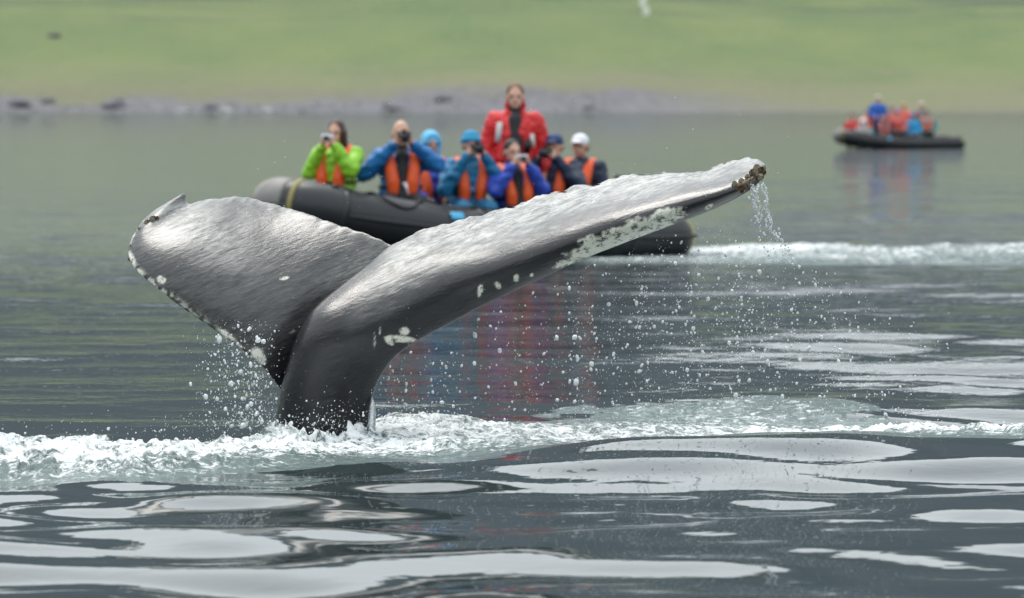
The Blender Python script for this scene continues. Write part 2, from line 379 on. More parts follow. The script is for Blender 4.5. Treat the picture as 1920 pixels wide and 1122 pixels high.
def shell(st, n, mcr, jit, stock=False):
    st = np.array(st, float); P = crom(st, n); arc = np.cumsum(np.r_[0, np.hypot(np.diff(P[:, 0]), np.diff(P[:, 1]))])
    # frayed trailing edge
    q = sstep(0.0, 30.0, np.abs(arc - 0)) * jit
    if stock: q = jit * sstep(730, 790, P[:, 0])
    e = (vnoise(arc / 13, arc * 0, 4) - .5) * 5 + (vnoise(arc / 34, arc * 0, 5) - .5) * 5 + (vnoise(arc / 6, arc * 0, 6) - .5) * 3
    fray = e * q * (1 - 0.7 * sstep(n * 0.8, n * 0.95, np.arange(n)))
    w_ = np.linspace(0, 1, mcr); w_ = 0.5 - 0.5 * np.cos(np.pi * w_); w_ = 0.35 * np.linspace(0, 1, mcr) + 0.65 * w_
    F = []; B = []
    for k in range(n):
        tx, ty, lx, ly, dT, dC, ang, th = P[k]
        u = tx + (lx - tx) * w_; v = ty + (ly - ty) * w_ - fray[k] * np.exp(-(w_ / .05) ** 2)
        a = math.radians(ang); f = np.sin(a * w_ ** 0.92)
        if stock:
            bl = float(1 - sstep(2.5, 12, np.array(k / n * (len(st) - 1))))          # keel shape low down, wing shape further out
            f = np.sin(a * (.6 * w_ + .4 * w_ ** 2.2)) * .15 + .85 * f; f = f * (1 - bl) + bl * (np.sin(np.pi * np.clip(w_ ** .62 * 0.95 + .02, 0, 1)) ** 0.75)
        d = dT + (dC - dT) * f
        tt = 0.018 + th * np.sin(np.pi * np.clip(w_, 0, 1)) ** 0.7
        F.append(wp(u, v, d)); B.append(wp(u, v, d - tt))
    F = np.array(F); B = np.array(B)
    ring = np.concatenate([F, B[:, ::-1]], 1)
    V = ring.reshape(-1, 3); nc = ring.shape[1]
    f = grid_faces(n, nc, wrap=True)
    c0 = len(V); V = np.vstack([V, ring[0].mean(0), ring[-1].mean(0)])
    f = list(map(tuple, f))
    for j in range(nc):
        f.append((c0, (j + 1) % nc, j)); f.append((c0 + 1, (n - 1) * nc + j, (n - 1) * nc + (j + 1) % nc))
    W = np.concatenate([np.tile(w_, (n, 1)), np.tile(w_[::-1], (n, 1))], 1).ravel(); Sx = np.repeat(np.linspace(0, 1, n), nc)
    return V, f, np.r_[W, .5, .5], np.r_[Sx, 0, 1], P
VA, FA, WA, SA, PA = shell(Ast, 150, 46, 0.55)
VB, FB, WB, SB, PB = shell(Bst, 220, 46, 1.0, True)
me = bpy.data.meshes.new('t'); me.from_pydata([tuple(v) for v in VA] + [tuple(v) for v in VB], [], FA + [tuple(i + len(VA) for i in f) for f in FB]); me.update()
bm = bmesh.new(); bm.from_mesh(me); bmesh.ops.recalc_face_normals(bm, faces=bm.faces); bm.to_mesh(me); bm.free()
TAIL = fuse(me, 0.0075, 3, 0.5)
nv = len(TAIL.vertices); co = np.zeros(nv * 3, dtype=np.float32); TAIL.vertices.foreach_get('co', co); co = co.reshape(-1, 3)
allV = np.vstack([VA, VB]); allW = np.r_[WA, WB]; allS = np.r_[SA, SB + 10]
kd = KDTree(len(allV)); [kd.insert(v, i) for i, v in enumerate(allV)]; kd.balance()
idx = np.array([kd.find(c)[1] for c in co]); Wv = allW[idx]; Sv = allS[idx]
U = 960 + co[:, 0] / co[:, 1] * FPX; Vv = 190 + (EYE - co[:, 2]) / co[:, 1] * FPX      # only used to place skin markings and the painted glints
isB = Sv >= 9
# white pigment: (x, y, rx, ry, angle, strength)
white = np.zeros(nv); nzz = fbm(U / 16, Vv / 9, 4, 50, gain=.62); nz2 = fbm(U / 7, Vv / 7, 3, 60)
spots = [(1122, 466, 46, 22, -22, 1.35), (1175, 442, 52, 22, -24, 1.3), (1228, 418, 48, 16, -22, 1.2), (1262, 404, 22, 9, -10, 1.15), (1090, 478, 34, 10, -25, 0.85), (1060, 490, 30, 9, -25, 0.6),
         (900, 545, 4, 10, 10, 1.3), (934, 536, 8, 5, 50, 1.0), (968, 522, 5, 7, 0, 1.1), (997, 516, 4, 4, 0, 1.0), (750, 636, 24, 5, 5, 1.5), (758, 621, 8, 6, 0, 1.5), (729, 640, 9, 4, 40, 1.2), (1392, 352, 6, 10, 0, 1.1), (1330, 388, 9, 5, -30, .9),
         (303, 525, 8, 6, 20, 1.4), (248, 490, 7, 20, -20, .9), (262, 512, 6, 9, -35, 1.0), (285, 533, 6, 8, -45, .8), (425, 628, 20, 5, 35, .9), (484, 668, 10, 16, -35, 1.3), (448, 648, 12, 4, 35, .7), (365, 590, 18, 4, 35, .6),
         (533, 522, 9, 3.5, -10, .95), (702, 638, 1.5, 16, 0, .9), (712, 620, 1.5, 9, 0, .8), (1096, 455, 2, 9, 5, 1.0), (550, 622, 10, 2, -10, .6)]
for x, y, rx, ry, a, s in spots:
    a = math.radians(a); dx = U - x; dy = Vv - y; p = (dx * math.cos(a) + dy * math.sin(a)) / rx; q = (-dx * math.sin(a) + dy * math.cos(a)) / ry
    rough_ = 1.0 if rx > 15 and ry > 8 else 0.45
    white = np.maximum(white, sstep(0.34, 0.68, s * np.exp(-(p * p + q * q) * 0.7) - rough_ * 0.95 * (nzz - 0.45)))
ledge = sstep(0.93, 0.99, Wv) * (~isB) * sstep(.2, .5, Sv) * sstep(.45, .6, nz2)
white = np.maximum(white, ledge * 0.8)
# pale scuffed / diatom-filmed skin on the upper faces, with sky glints painted in
scB = isB * (1 - sstep(0.16, 0.56, Wv + 0.30 * (fbm(U / 60 - Vv / 22, Vv / 7 + U / 26, 3, 71) - .5))) * sstep(690, 780, U + 0.4 * (Vv - 470)) 
tipA = (~isB) * np.exp(-(((U - 375) * .8 + (Vv - 430) * .6) / 105) ** 2 - ((-(U - 375) * .6 + (Vv - 430) * .8) / 42) ** 2) * (0.6 + 0.8 * fbm(U / 30 + Vv / 20, Vv / 6 + U / 12, 3, 72))  # streaky sky brightness painted onto the left tip
joinA = (~isB) * np.exp(-((Vv - (535 - (U - 600) * 0.45)) / 26) ** 2) * sstep(560, 680, U) * 0.9
edgeA = (~isB) * (1 - sstep(0.0, 0.05, Wv)) * 0.5  # rim light painted along the trailing edge
lit_tone = 0.15 * (~isB) * (1 - 0.6 * sstep(560, 740, Vv)) + 0.13 * isB * sstep(620, 780, U) * (1 - sstep(.45, .72, Wv))  # painted light: flukes paler, shaded stock left dark
scuff_glint = np.clip(lit_tone + scB * 0.95 + tipA * 0.75 + joinA * .6 + edgeA * .8, 0, 1)
attr(TAIL, 'pigment', white); attr(TAIL, 'scuff_glint', scuff_glint)
# fine relief as real geometry: flaky skin and folds
nrm = np.zeros(nv * 3, dtype=np.float32); TAIL.vertices.foreach_get('normal', nrm); nrm = nrm.reshape(-1, 3)
rel = 0.003 * (fbm((U * .91 - Vv * .41) / 55, (U * .41 + Vv * .91) / 8, 3, 81, True) - .5) * (0.15 + scuff_glint * 1.1) * (Vv < 800)
rel += 0.005 * (fbm(U / 70, Vv / 60, 2, 82) - .5)
TAIL.vertices.foreach_set('co', (co + nrm * rel[:, None]).ravel().astype(np.float32)); TAIL.update()
m = M('whale_skin')
sc = m.attr('scuff_glint'); pg = m.attr('pigment')
st1 = m.noise(5.0, 6, (1, 1, 7), 0.7, 0.6, (0, math.radians(25), 0)); st2 = m.noise(22, 5, (1, 1, 6), 0.6, 0.4, (0, math.radians(22), 0)); big = m.noise(1.6, 3)
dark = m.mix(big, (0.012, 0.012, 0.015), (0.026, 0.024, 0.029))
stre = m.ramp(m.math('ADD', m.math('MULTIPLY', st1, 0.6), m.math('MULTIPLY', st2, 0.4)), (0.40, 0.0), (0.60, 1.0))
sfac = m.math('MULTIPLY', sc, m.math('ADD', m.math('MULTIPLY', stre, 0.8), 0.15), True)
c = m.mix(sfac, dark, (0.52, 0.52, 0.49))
pn = m.ramp(m.noise(30, 4, rough=.7), (0.36, 0.1), (0.5, 1.0)); c = m.mix(m.math('MULTIPLY', pg, pn), c, (0.82, 0.81, 0.70))
sp = m.ramp(m.noise(60, 2), (0.735, 0.0), (0.76, 0.5)); c = m.mix(sp, c, (0.5, 0.5, 0.48))
wr = m.noise(16, 6, (1, 1, 4.5), 0.6, 0.8, (0, math.radians(20), 0)); wr2 = m.noise(55, 4, (1, 1, 2.5), 0.6, 0.5)
nm = m.bump(wr, 0.007, 0.5); nm = m.bump(wr2, 0.0014, 0.5, nm)
crk = m.ramp(m.noise(7, 6, (1, 1, 4), 0.6, 1.3, (0, math.radians(24), 0)), (0.478, 0.0), (0.5, 1.0), (0.522, 0.0))
c = m.mix(m.math('MULTIPLY', crk, m.math('MULTIPLY', sc, 0.75)), c, (0.03, 0.03, 0.035))
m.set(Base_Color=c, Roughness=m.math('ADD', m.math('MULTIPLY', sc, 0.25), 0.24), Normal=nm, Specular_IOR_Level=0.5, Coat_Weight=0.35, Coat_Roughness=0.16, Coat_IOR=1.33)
SKIN = m.m
whale = empty('humpback_whale', (float(at(605, 840, WY)[0]), WY, 0)); tag(whale, 'dark grey humpback whale tail with raised flukes, white pigment and barnacles, diving into foam', 'whale')
def keep(o, p):
    o.parent = p; o.matrix_parent_inverse = Matrix.Translation(-Vector(p.location)); return o
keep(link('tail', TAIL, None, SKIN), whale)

# barnacles
m = M('barnacle'); nz = m.noise(60, 4); m.set(Base_Color=m.mix(m.ramp(nz, (.35, 0.), (.65, 1.)), (0.10, 0.065, 0.03), (0.60, 0.54, 0.42)), Roughness=0.7, Normal=m.bump(m.noise(120, 3), 0.004)); BARN = m.m
BROWN = plain('barnacle_brown', (0.13, 0.075, 0.035), 0.6, 0.5, 50, 0.004, 120)
def barnacle_mesh(seed):
    r = random.Random(seed); bm = bmesh.new(); n = 12; rings = []
    for h, rad in ((-0.3, 1.0), (0.15, 0.95), (0.55, 0.72), (0.8, 0.5), (0.55, 0.34), (0.2, 0.2)):
        rings.append([bm.verts.new((rad * (1 + (0.14 if k % 2 else -0.08)) * math.cos(2 * math.pi * k / n) * r.uniform(.92, 1.08), rad * (1 + (0.14 if k % 2 else -0.08)) * math.sin(2 * math.pi * k / n), h)) for k in range(n)])
    for a, b in zip(rings, rings[1:]):
        for k in range(n): bm.faces.new((a[k], a[(k + 1) % n], b[(k + 1) % n], b[k]))
    bm.faces.new(rings[-1]); me = bpy.data.meshes.new('barnacle'); bm.to_mesh(me); bm.free(); return me
bms = [barnacle_mesh(i) for i in range(4)]
tailkd = KDTree(nv); [tailkd.insert(c, i) for i, c in enumerate(co)]; tailkd.balance()
bsp = []
for i in range(30):
    t = random.random(); bsp.append((1384 + t * 50 + random.uniform(-5, 5), 353 - t * 38 + random.uniform(-10, 10), random.uniform(3.2, 6.5)))
bsp += [(1388, 352, 8), (1380, 346, 6), (1396, 348, 7.5), (1421, 318, 9), (1429, 322, 8), (1427, 333, 7), (1412, 336, 6.5), (1404, 342, 6)]
bsp += [(272, 410, 5), (278, 403, 5.5), (286, 398, 5), (268, 416, 4), (292, 393, 4), (257, 428, 3.5), (243, 485, 3.5), (246, 462, 3)]
for i, (px, py, r) in enumerate(bsp):
    p0 = Vector(wp(np.array(px), np.array(py), 0.3 if px > 700 else -0.45)); best = tailkd.find(p0)
    cand = [c for c in tailkd.find_n(p0, 500)]
    # choose the skin point nearest in elevation and bearing, on the camera's side
    bi = min(cand, key=lambda c: (c[0].x - p0.x) ** 2 + (c[0].z - p0.z) ** 2 + 0.02 * max(0, c[0].y - p0.y) ** 2)
    me = bms[i % 4]
    o = bpy.data.objects.new('barnacle', me); COL.objects.link(o)
    if not me.materials: me.materials.append(BARN if i % 2 else BROWN)
    nn = Vector(nrm[bi[1]]); s = r / FPX * WY
    o.matrix_basis = Matrix.Translation(bi[0]) @ nn.to_track_quat('Z', 'Y').to_matrix().to_4x4() @ Matrix.Diagonal((s, s, s * random.uniform(.8, 1.4), 1))
    keep(o, whale)

# ------------------------------------------------------------------ foam, white water
m = M('foam')
dn = m.attr('froth'); f1 = m.ramp(m.noise(15, 9, (1, .8, 1), 0.74, 0.9), (.3, 0.), (.7, 1.)); f2 = m.noise(80, 4, rough=.6)
lace = m.math('ADD', m.math('MULTIPLY', f1, 0.75), m.math('MULTIPLY', f2, 0.25))
fac = m.math('MULTIPLY', m.math('SUBTRACT', m.math('ADD', lace, m.math('MULTIPLY', dn, 0.42)), 0.68), 4.2, True)
m.set(Base_Color=m.mix(fac, (0.07, 0.12, 0.115), (0.84, 0.87, 0.88)), Roughness=m.math('ADD', m.math('MULTIPLY', fac, 0.42), 0.06), IOR=1.333,
      Normal=m.bump(m.noise(30, 7, rough=.65, dist=.5), 0.016, 0.9), Subsurface_Weight=0.0)
FOAM = m.m
def foam_sheet(name, x0, x1, y0, y1, nx, ny, densf, heightf, label, mat=None, cell=0.02, lim=0.04):
    x = np.linspace(x0, x1, nx); y = np.linspace(y0, y1, ny); Yf, Xf = np.meshgrid(y, x, indexing='ij')
    D = densf(Xf, Yf); H = heightf(Xf, Yf, D)
    Z = swells(Xf, Yf, cell) - 0.004 + 0.010 * sstep(lim, lim + .14, D) + H
    # billows lean and overhang a little
    wx = (fbm(Xf * 9, Yf * 9, 3, 91) - .5) * H * 0.8; wy = (fbm(Xf * 9 + 40, Yf * 9, 3, 92) - .5) * H * 0.8
    V = np.stack([Xf + wx, Yf + wy, Z], -1).reshape(-1, 3); f = grid_faces(ny, nx)
    ok = (D.ravel() > lim)[f].any(1); f = f[ok]
    used = np.zeros(len(V), bool); used[f.ravel()] = True; remap = np.cumsum(used) - 1
    me = mesh_np(name, V[used], remap[f]); attr(me, 'froth', D.ravel()[used])
    o = link(name, me, None, mat or FOAM); tag(o, label, 'foam', kind='stuff'); return o
def g(x, c, s): return np.exp(-((x - c) / s) ** 2)
def u_of(x, y): return 960 + x / y * FPX
def dens_near(x, y):
    u = u_of(x, y); n = fbm(x * 1.6, y * 1.3, 4, 101); n2 = fbm(x * 6, y * 4, 3, 102)
    cen = np.interp(u, [-300, 0, 250, 430, 560, 700, 900, 1200, 1500, 1700, 1920, 2400], [21.2, 21.15, 20.9, 21.3, 21.6, 22.3, 22.4, 22.7, 22.9, 22.5, 22.1, 22.3])
    hw = np.interp(u, [-300, 0, 250, 430, 560, 700, 900, 1200, 1500, 1700, 1920, 2400], [.8, .72, .8, .7, .85, 1.3, 1.3, 1.2, 1.3, .95, .9, 1.0])
    pk = np.interp(u, [-300, 0, 250, 430, 700, 850, 1000, 1250, 1480, 1600, 1920, 2400], [1.1, 1.1, 1.08, .98, .95, .9, .74, .66, .82, 1.12, 1.2, 1.1])
    d = pk * np.exp(-np.abs((y - cen) / hw) ** 3) * (0.62 + 0.75 * n)
    d = np.maximum(d, 1.05 * g(x, at(620, 0, 22.3)[0], .42) * g(y, 22.1, .42))
    d = np.maximum(d, 0.95 * g(x, at(800, 0, 23)[0], .33) * g(y, 23.1, .4))
    d = np.maximum(d, 0.40 * g(u, 1350, 330) * sstep(22.6, 23.2, y) * (1 - sstep(24.6, 25.8, y)) * (0.4 + 1.1 * n2))
    return d * (0.80 + 0.4 * n2) - 0.06
def high_near(x, y, d):
    u = u_of(x, y); big = fbm(x * 3.2 + 9, y * 3.0, 2, 110); t = 1.15 - 1.5 * fbm(x * 7, y * 6, 3, 111, True, 0.5); s = 1.1 - 1.5 * fbm(x * 22, y * 18, 3, 112, True)
    dd = sstep(0.08, 0.9, d)
    amp = np.interp(u, [-300, 0, 300, 480, 560, 700, 850, 1000, 1500, 1700, 1920], [.11, .11, .10, .09, .07, .06, .08, .05, .045, .09, .09])
    back = 0.06 * np.exp(-((np.hypot((x - at(600, 0, 22.2)[0]) / 1.25, y - 22.25) - .17) / .05) ** 2) * (.3 + 1.3 * s) * (y < 22.3) + 0.05 * g(x, at(800, 0, 23)[0], .40) * g(y, 23.1, .35) + 0.085 * g(x, at(500, 0, 22.3)[0], .16) * g(y, 22.25, .25) 
    return dd * (amp * (0.25 + 0.8 * big ** 1.4 + 0.8 * np.abs(t) + 0.30 * s) * 0.72 + back)
foam_sheet('foam', -3.6, 3.7, 19.7, 26.0, 900, 420, dens_near, high_near, 'white churned foam around the whale tail stock and across the water')
def dens_wake(x, y):
    n = fbm(x * .7, y * .45, 4, 121); n2 = fbm(x * 3, y * 2, 3, 122)
    d = 1.12 * np.exp(-np.abs((y - 50.9 - 0.10 * (x - 2)) / (1.6 + .12 * np.maximum(x - 2, 0))) ** 2.5) * sstep(1.2, 2.4, x) * (.15 + 1.25 * n) * (.7 + .6 * n2)
    d2 = 0.62 * np.exp(-np.abs((y - 48.6 + .15 * (x - 2)) / 1.5) ** 2.5) * sstep(0.2, 1.0, x) * (1 - sstep(3.5, 6.5, x)) * (.4 + 1.0 * n2)
    return np.maximum(d, d2) - .05
foam_sheet('foam', -0.5, 13, 44, 56, 420, 260, dens_wake, lambda x, y, d: sstep(.1, .9, d) * (0.01 + .07 * fbm(x * 3, y * 2.2, 4, 131, True) ** 1.5 * sstep(1.5, 3, x)), 'white wake trailing behind the stern of the near inflatable boat', cell=.08)

# droplets
def drops(name, pts, rad, label, mat, seed=0):
    bm = bmesh.new(); bmesh.ops.create_icosphere(bm, subdivisions=1, radius=1)
    base = np.array([v.co for v in bm.verts]); fc = np.array([[v.index for v in f.verts] for f in bm.faces]); bm.free()
    r = np.random.default_rng(seed); V = []; F = []
    for i, (p, s) in enumerate(zip(pts, rad)):
        st = np.array([s * r.uniform(.8, 1.15), s * r.uniform(.8, 1.15), s * r.uniform(.85, 1.6)])
        b = base * st; a = r.uniform(-.6, .6); c_, s_ = math.cos(a), math.sin(a); b = np.stack([b[:, 0] * c_ + b[:, 2] * s_, b[:, 1], -b[:, 0] * s_ + b[:, 2] * c_], -1)
        V.append(b + p); F.append(fc + i * len(base))
    o = link(name, mesh_np(name, np.vstack(V), np.vstack(F)), None, mat); tag(o, label, 'water spray', kind='stuff'); return o
m = M('water_drop'); gl = m.n('ShaderNodeBsdfGlass', Roughness=0.03, IOR=1.333); gl.inputs['Color'].default_value = (1, 1, 1, 1)
df = m.n('ShaderNodeBsdfPrincipled'); df.inputs['Base Color'].default_value = (.85, .88, .9, 1); df.inputs['Roughness'].default_value = .25
ms = m.n('ShaderNodeMixShader'); ms.inputs[0].default_value = 0.75; m.l(gl.outputs[0], ms.inputs[1]); m.l(df.outputs[0], ms.inputs[2]); m.l(ms.outputs[0], m.o.inputs[0]); DROP = m.m
pts = []; rad = []
def add(px, py, Y, rpx): pts.append(at(px, py, Y)); rad.append(rpx / FPX * Y)
R = random.Random(4)
def rr(): return min(4.2, 0.8 * math.exp(R.gauss(0.1, 0.62)))
for i in range(1500):                                     # curtain under the raised fluke
    px = R.triangular(790, 1780, 1380) + R.choice((0, 0, 40 * math.sin(i))); low = 560 + (px - 900) * -0.2 if px < 1400 else 470 + (px - 1400) * .28
    top = np.interp(px, [790, 960, 1100, 1300, 1420, 1600, 1760], [650, 560, 500, 420, 440, 520, 640])
    py = top + (790 - top) * R.random() ** 0.95; add(px, py, WY - .3 + R.uniform(-.9, .7), rr() * 1.05)
for c in range(26):                                       # strings of drops one above another
    px = R.triangular(880, 1660, 1400); py0 = R.uniform(500, 640)
    for k in range(R.randint(8, 18)): add(px + R.gauss(0, 9), py0 + k * R.uniform(5, 11), WY - .3 + R.uniform(-.2, .2), rr() * 1.35)
for i in range(520):                                      # under the left fluke
    t = R.random(); px = R.gauss(455, 38) + t * 10; py = 610 + 190 * R.random() ** .8
    if px < 528: add(px, py, WY - .1 + R.uniform(-.4, .4), rr() * (1.1 + .5 * t))
for i in range(260): add(R.uniform(700, 870), 790 - 150 * R.random() ** 1.8, WY + .2 + R.uniform(-.3, .4), rr() * .85)
for i in range(500): add(R.gauss(620, 130), 800 + R.gauss(0, 22), 21.9 + R.uniform(-.5, .5), rr() * .8)
for i in range(420): add(R.uniform(0, 1920), 812 + R.gauss(0, 16), 22 + R.uniform(-.6, .9), rr() * .8)
for i in range(2200):                                     # fine mist
    px = R.triangular(720, 1800, 1350); add(px, 470 + abs(px - 1350) * .25 + 330 * R.random() ** .8, WY + R.uniform(-1.2, .6), R.uniform(.3, .8))
for i in range(500): add(R.gauss(450, 45), R.uniform(600, 810), WY + R.uniform(-.5, .4), R.uniform(.3, .9))
for i in range(600): add(R.gauss(600, 170), 800 + R.gauss(0, 26), 21.9 + R.uniform(-.5, .5), R.uniform(.3, 1.0))
for i in range(70): add(R.uniform(480, 1500), R.uniform(180, 420), WY + R.uniform(-.5, .5), R.uniform(.5, 1.0))
drops('water_spray', pts, rad, 'fine white droplets falling from the flukes and thrown up by the foam', DROP, 3)
pts = []; rad = []
for a_, (x0, y0, x1, y1) in enumerate([(1409, 346, 1440, 478), (1428, 345, 1474, 485), (1418, 350, 1420, 420), (1436, 410, 1500, 500)]):   # strings of water off the fluke tip
    for k in range(44):
        t = k / 43 + R.uniform(-.01, .01); px = x0 + (x1 - x0) * t ** 1.2 + R.gauss(0, 1.5 + 5 * t) + 5 * math.sin(t * 9 + a_); py = y0 + (y1 - y0) * t
        add(px, py, WY - .25 + R.uniform(-.05, .05), R.uniform(.8, 2.7) * (1.2 - .3 * t))
drops('water_strings', pts, rad, 'strings of water running off the barnacled tip of the right fluke', DROP, 5)
bm = bmesh.new()
for x0, x1, y0, y1 in ((1409, 1416, 346, 400), (1412, 1424, 350, 420), (1420, 1418, 345, 392), (1428, 1442, 342, 408), (1430, 1450, 345, 440)):
    n_ = 16; tube(bm, [at(x0 + (x1 - x0) * k / n_ + 3 * math.sin(k * .9 + x0), y0 + (y1 - y0) * k / n_, WY - .25) for k in range(n_ + 1)], [(.0035 + .0025 * abs(math.sin(k * 1.3 + x0))) * (1 - .6 * k / n_) for k in range(n_ + 1)], 6)
tag(bm_obj('water_streamers', bm, DROP), 'thin unbroken streams of water just below the right fluke tip', 'water', kind='stuff')
# sheet of water running down beside the stock
bm = bmesh.new(); tube(bm, [at(697 + 3 * math.sin(k), 745 + k * 16, WY + .12) for k in range(7)], [.004, .012, .015, .018, .024, .03, .04], 10)
m = M('running_water'); m.set(Base_Color=(.8, .85, .87), Roughness=.12, Transmission_Weight=.7, IOR=1.33, Normal=m.bump(m.noise(30, 4, (1, 1, .3)), .02)); RUN = m.m
tag(bm_obj('running_water', bm, RUN), 'thin sheet of water running down the right side of the tail stock', 'water', kind='stuff')

# ------------------------------------------------------------------ people
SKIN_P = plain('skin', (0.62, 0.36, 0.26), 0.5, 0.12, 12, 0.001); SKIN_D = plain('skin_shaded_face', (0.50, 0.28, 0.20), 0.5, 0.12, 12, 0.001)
def cloth(name, c, r=.62): return plain(name, c, r, .14, 7, .012, 11)
ORANGE = cloth('orange_nylon', (0.86, 0.11, 0.02), .5); BLACK = cloth('black_cloth', (0.012, 0.013, 0.016)); STRAP = plain('webbing', (.02, .02, .022), .7)
EYEM = plain('eye', (.02, .015, .01), .2, 0, 5, 0)
def hand_caps(bm, wrist, d, pn, side, curl=0.75):
    """palm, four unequal bent fingers and a thumb leaving the side of the palm"""
    wrist = Vector(wrist); d = Vector(d).normalized(); pn = Vector(pn); pn = (pn - d * pn.dot(d)).normalized(); lat = d.cross(pn) * side
    cap(bm, wrist - d * .02, wrist + d * .02, .026, .026, 10)
    for k in range(4): cap(bm, wrist + d * .015 + lat * (k - 1.5) * .012, wrist + d * .082 + lat * (k - 1.5) * .021, .019, .0145, 8)
    for k, L in enumerate((.9, 1.0, .94, .74)):
        p = wrist + d * .085 + lat * (1.5 - k) * .021; a = .25
        for j, sl in enumerate((.042, .028, .022)):
            a += curl * (.8 if j else .55); q = p + (d * math.cos(a) + pn * math.sin(a)) * sl * L; cap(bm, p, q, .0098 - j * .0008, .0090 - j * .0008, 7); p = q
    p = wrist + d * .02 + lat * .026; q = p + (lat * .75 + d * .55 + pn * .35).normalized() * .042; cap(bm, p, q, .015, .012, 7)
    r_ = q + (d * .75 + pn * .55 + lat * .05).normalized() * .032; cap(bm, q, r_, .0115, .0100, 7); cap(bm, r_, r_ + (d * .6 + pn * .8).normalized() * .022, .010, .0085, 7)

def join_mesh(a, b):
    bm = bmesh.new(); bm.from_mesh(a); bm.from_mesh(b); me = bpy.data.meshes.new('body'); bm.to_mesh(me); bm.free(); return me

def person(loc, rz, label, jacket, trousers, group, pose='camera', hair=None, hat=None, vest=ORANGE, lean=(0, 0), skin=SKIN_P, elbow=(.33, -.17, .36), hands=(.085, -.25, .66), turn=0.0, scale=1.0, vox=.016, fine=True, long_hair=False, hood=False, vest_z=0, inner=None, seated=True, name='person'):
    root = empty(name, loc, rz); root.scale = (scale,) * 3; tag(root, label, 'person', group)
    lx, ly = lean
    def L(x, y, z): return Vector((x + lx * z, y - ly * z, z))
    hip = L(0, 0, .11); ch = L(0, -.02, .40); nk = L(0, -.015, .58); hd = L(0, -.05, .735)
    sh = [L(s * .185, 0, .505) for s in (-1, 1)]
    if pose in ('camera', 'binoc'):
        ek = math.sin(loc[0] * 9) * .04; el = [L(s * elbow[0] * (1 - s * ek), elbow[1] - s * ek * .8, elbow[2] + s * ek * 1.4) for s in (-1, 1)]; wr = [L(s * hands[0], hands[1], hands[2]) for s in (-1, 1)]
    elif pose == 'stand': el = [L(s * .265, .02, .23) for s in (-1, 1)]; wr = [L(s * .28, -.12, .02) for s in (-1, 1)]
    else: el = [L(s * .27, -.05, .23) for s in (-1, 1)]; wr = [L(s * .12, -.27, .17) for s in (-1, 1)]
    if seated: kn = [Vector((s * .14, -.43, .09)) for s in (-1, 1)]; an = [Vector((s * .15, -.47, -.32)) for s in (-1, 1)]; to = [a + Vector((0, -.15, -.04)) for a in an]
    else: kn = [Vector((s * .12, -.04, -.36)) for s in (-1, 1)]; an = [Vector((s * .15, .0, -.78)) for s in (-1, 1)]; to = [a + Vector((0, -.16, -.04)) for a in an]
    # body: one skin
    bm = bmesh.new()
    cap(bm, hip, ch, .135, .135, 14); cap(bm, L(-.07, 0, .42), L(.07, 0, .42), .115, .115, 12); cap(bm, sh[0], sh[1], .062, .062, 10)
    cap(bm, ch, nk, .09, .055, 12); cap(bm, nk, hd + Vector((0, .015, -.04)), .056, .055, 12)
    rot = Matrix.Rotation(turn, 3, 'Z')
    def H(x, y, z): return hd + rot @ Vector((x, y, z))
    ell(bm, H(0, .015, .02), (.077, .095, .105), 18, rot); ell(bm, H(0, -.02, -.055), (.056, .066, .062), 14, rot)
    cap(bm, H(0, -.085, .0), H(0, -.108, -.028), .011, .016, 8); cap(bm, H(-.022, -.083, -.062), H(.022, -.083, -.062), .009, .009, 8)
    cap(bm, H(-.035, -.079, .022), H(.035, -.079, .022), .013, .013, 8); ell(bm, H(0, -.068, -.096), (.024, .022, .018), 8)
    for s in (-1, 1): ell(bm, H(s * .08, .015, -.012), (.013, .022, .032), 8, rot)
    for i in (0, 1):
        cap(bm, sh[i], el[i], .053, .042, 10); cap(bm, el[i], wr[i], .042, .026, 10)
        cap(bm, hip + Vector(((-1, 1)[i] * .08, 0, -.02)), kn[i], .088, .062, 10); cap(bm, kn[i], an[i], .056, .040, 10); cap(bm, an[i], to[i], .045, .032, 8)
    me = fuse_bm(bm, vox * .75 if fine else vox, 2)
    bm = bmesh.new()
    for i, s in ((0, -1), (1, 1)):
        if pose in ('camera', 'binoc'): hand_caps(bm, wr[i], Vector((-s * .35, -.15, 1)), Vector((-s * 1, -.15, 0)), s)
        elif pose == 'stand': hand_caps(bm, wr[i], Vector((0, -.35, -1)), Vector((-s, 0, 0)), -s, .5)
        else: hand_caps(bm, wr[i], Vector((-s * .4, -1, -.2)), Vector((0, 0, -1)), s, .5)
    body = join_mesh(me, fuse_bm(bm, .0055, 1) if fine else fuse_bm(bm, .012, 0))
    link('body', body, root, skin)
    if fine:
            for s in (-1, 1): b_ = bmesh.new(); ell(b_, H(s * .031, -.083, .002), (.012, .007, .007), 8); bm_obj('eye', b_, EYEM, root)
    # jacket over it
    bm = bmesh.new()
    cap(bm, hip + Vector((0, 0, -.05)), ch, .20, .18, 16); cap(bm, L(-.09, 0, .42), L(.09, 0, .42), .135, .135, 14); cap(bm, sh[0], sh[1], .085, .085, 12); cap(bm, ch, nk + Vector((0, .0, -.01)), .10, .078, 12)
    for i in (0, 1):
        cap(bm, sh[i], el[i], .092, .082, 12); dv = (wr[i] - el[i]).normalized(); cap(bm, el[i], wr[i] - dv * .02, .084, .052, 12)
        mid = sh[i].lerp(el[i], .55); ell(bm, mid, (.086, .08, .06), 10); ell(bm, el[i].lerp(wr[i], .4), (.068, .068, .05), 10)
    if not seated: cap(bm, hip, hip + Vector((0, 0, -.1)), .19, .18, 14)
    jm = fuse_bm(bm, vox, 2)
    nrs = [v.normal.copy() for v in jm.vertices]
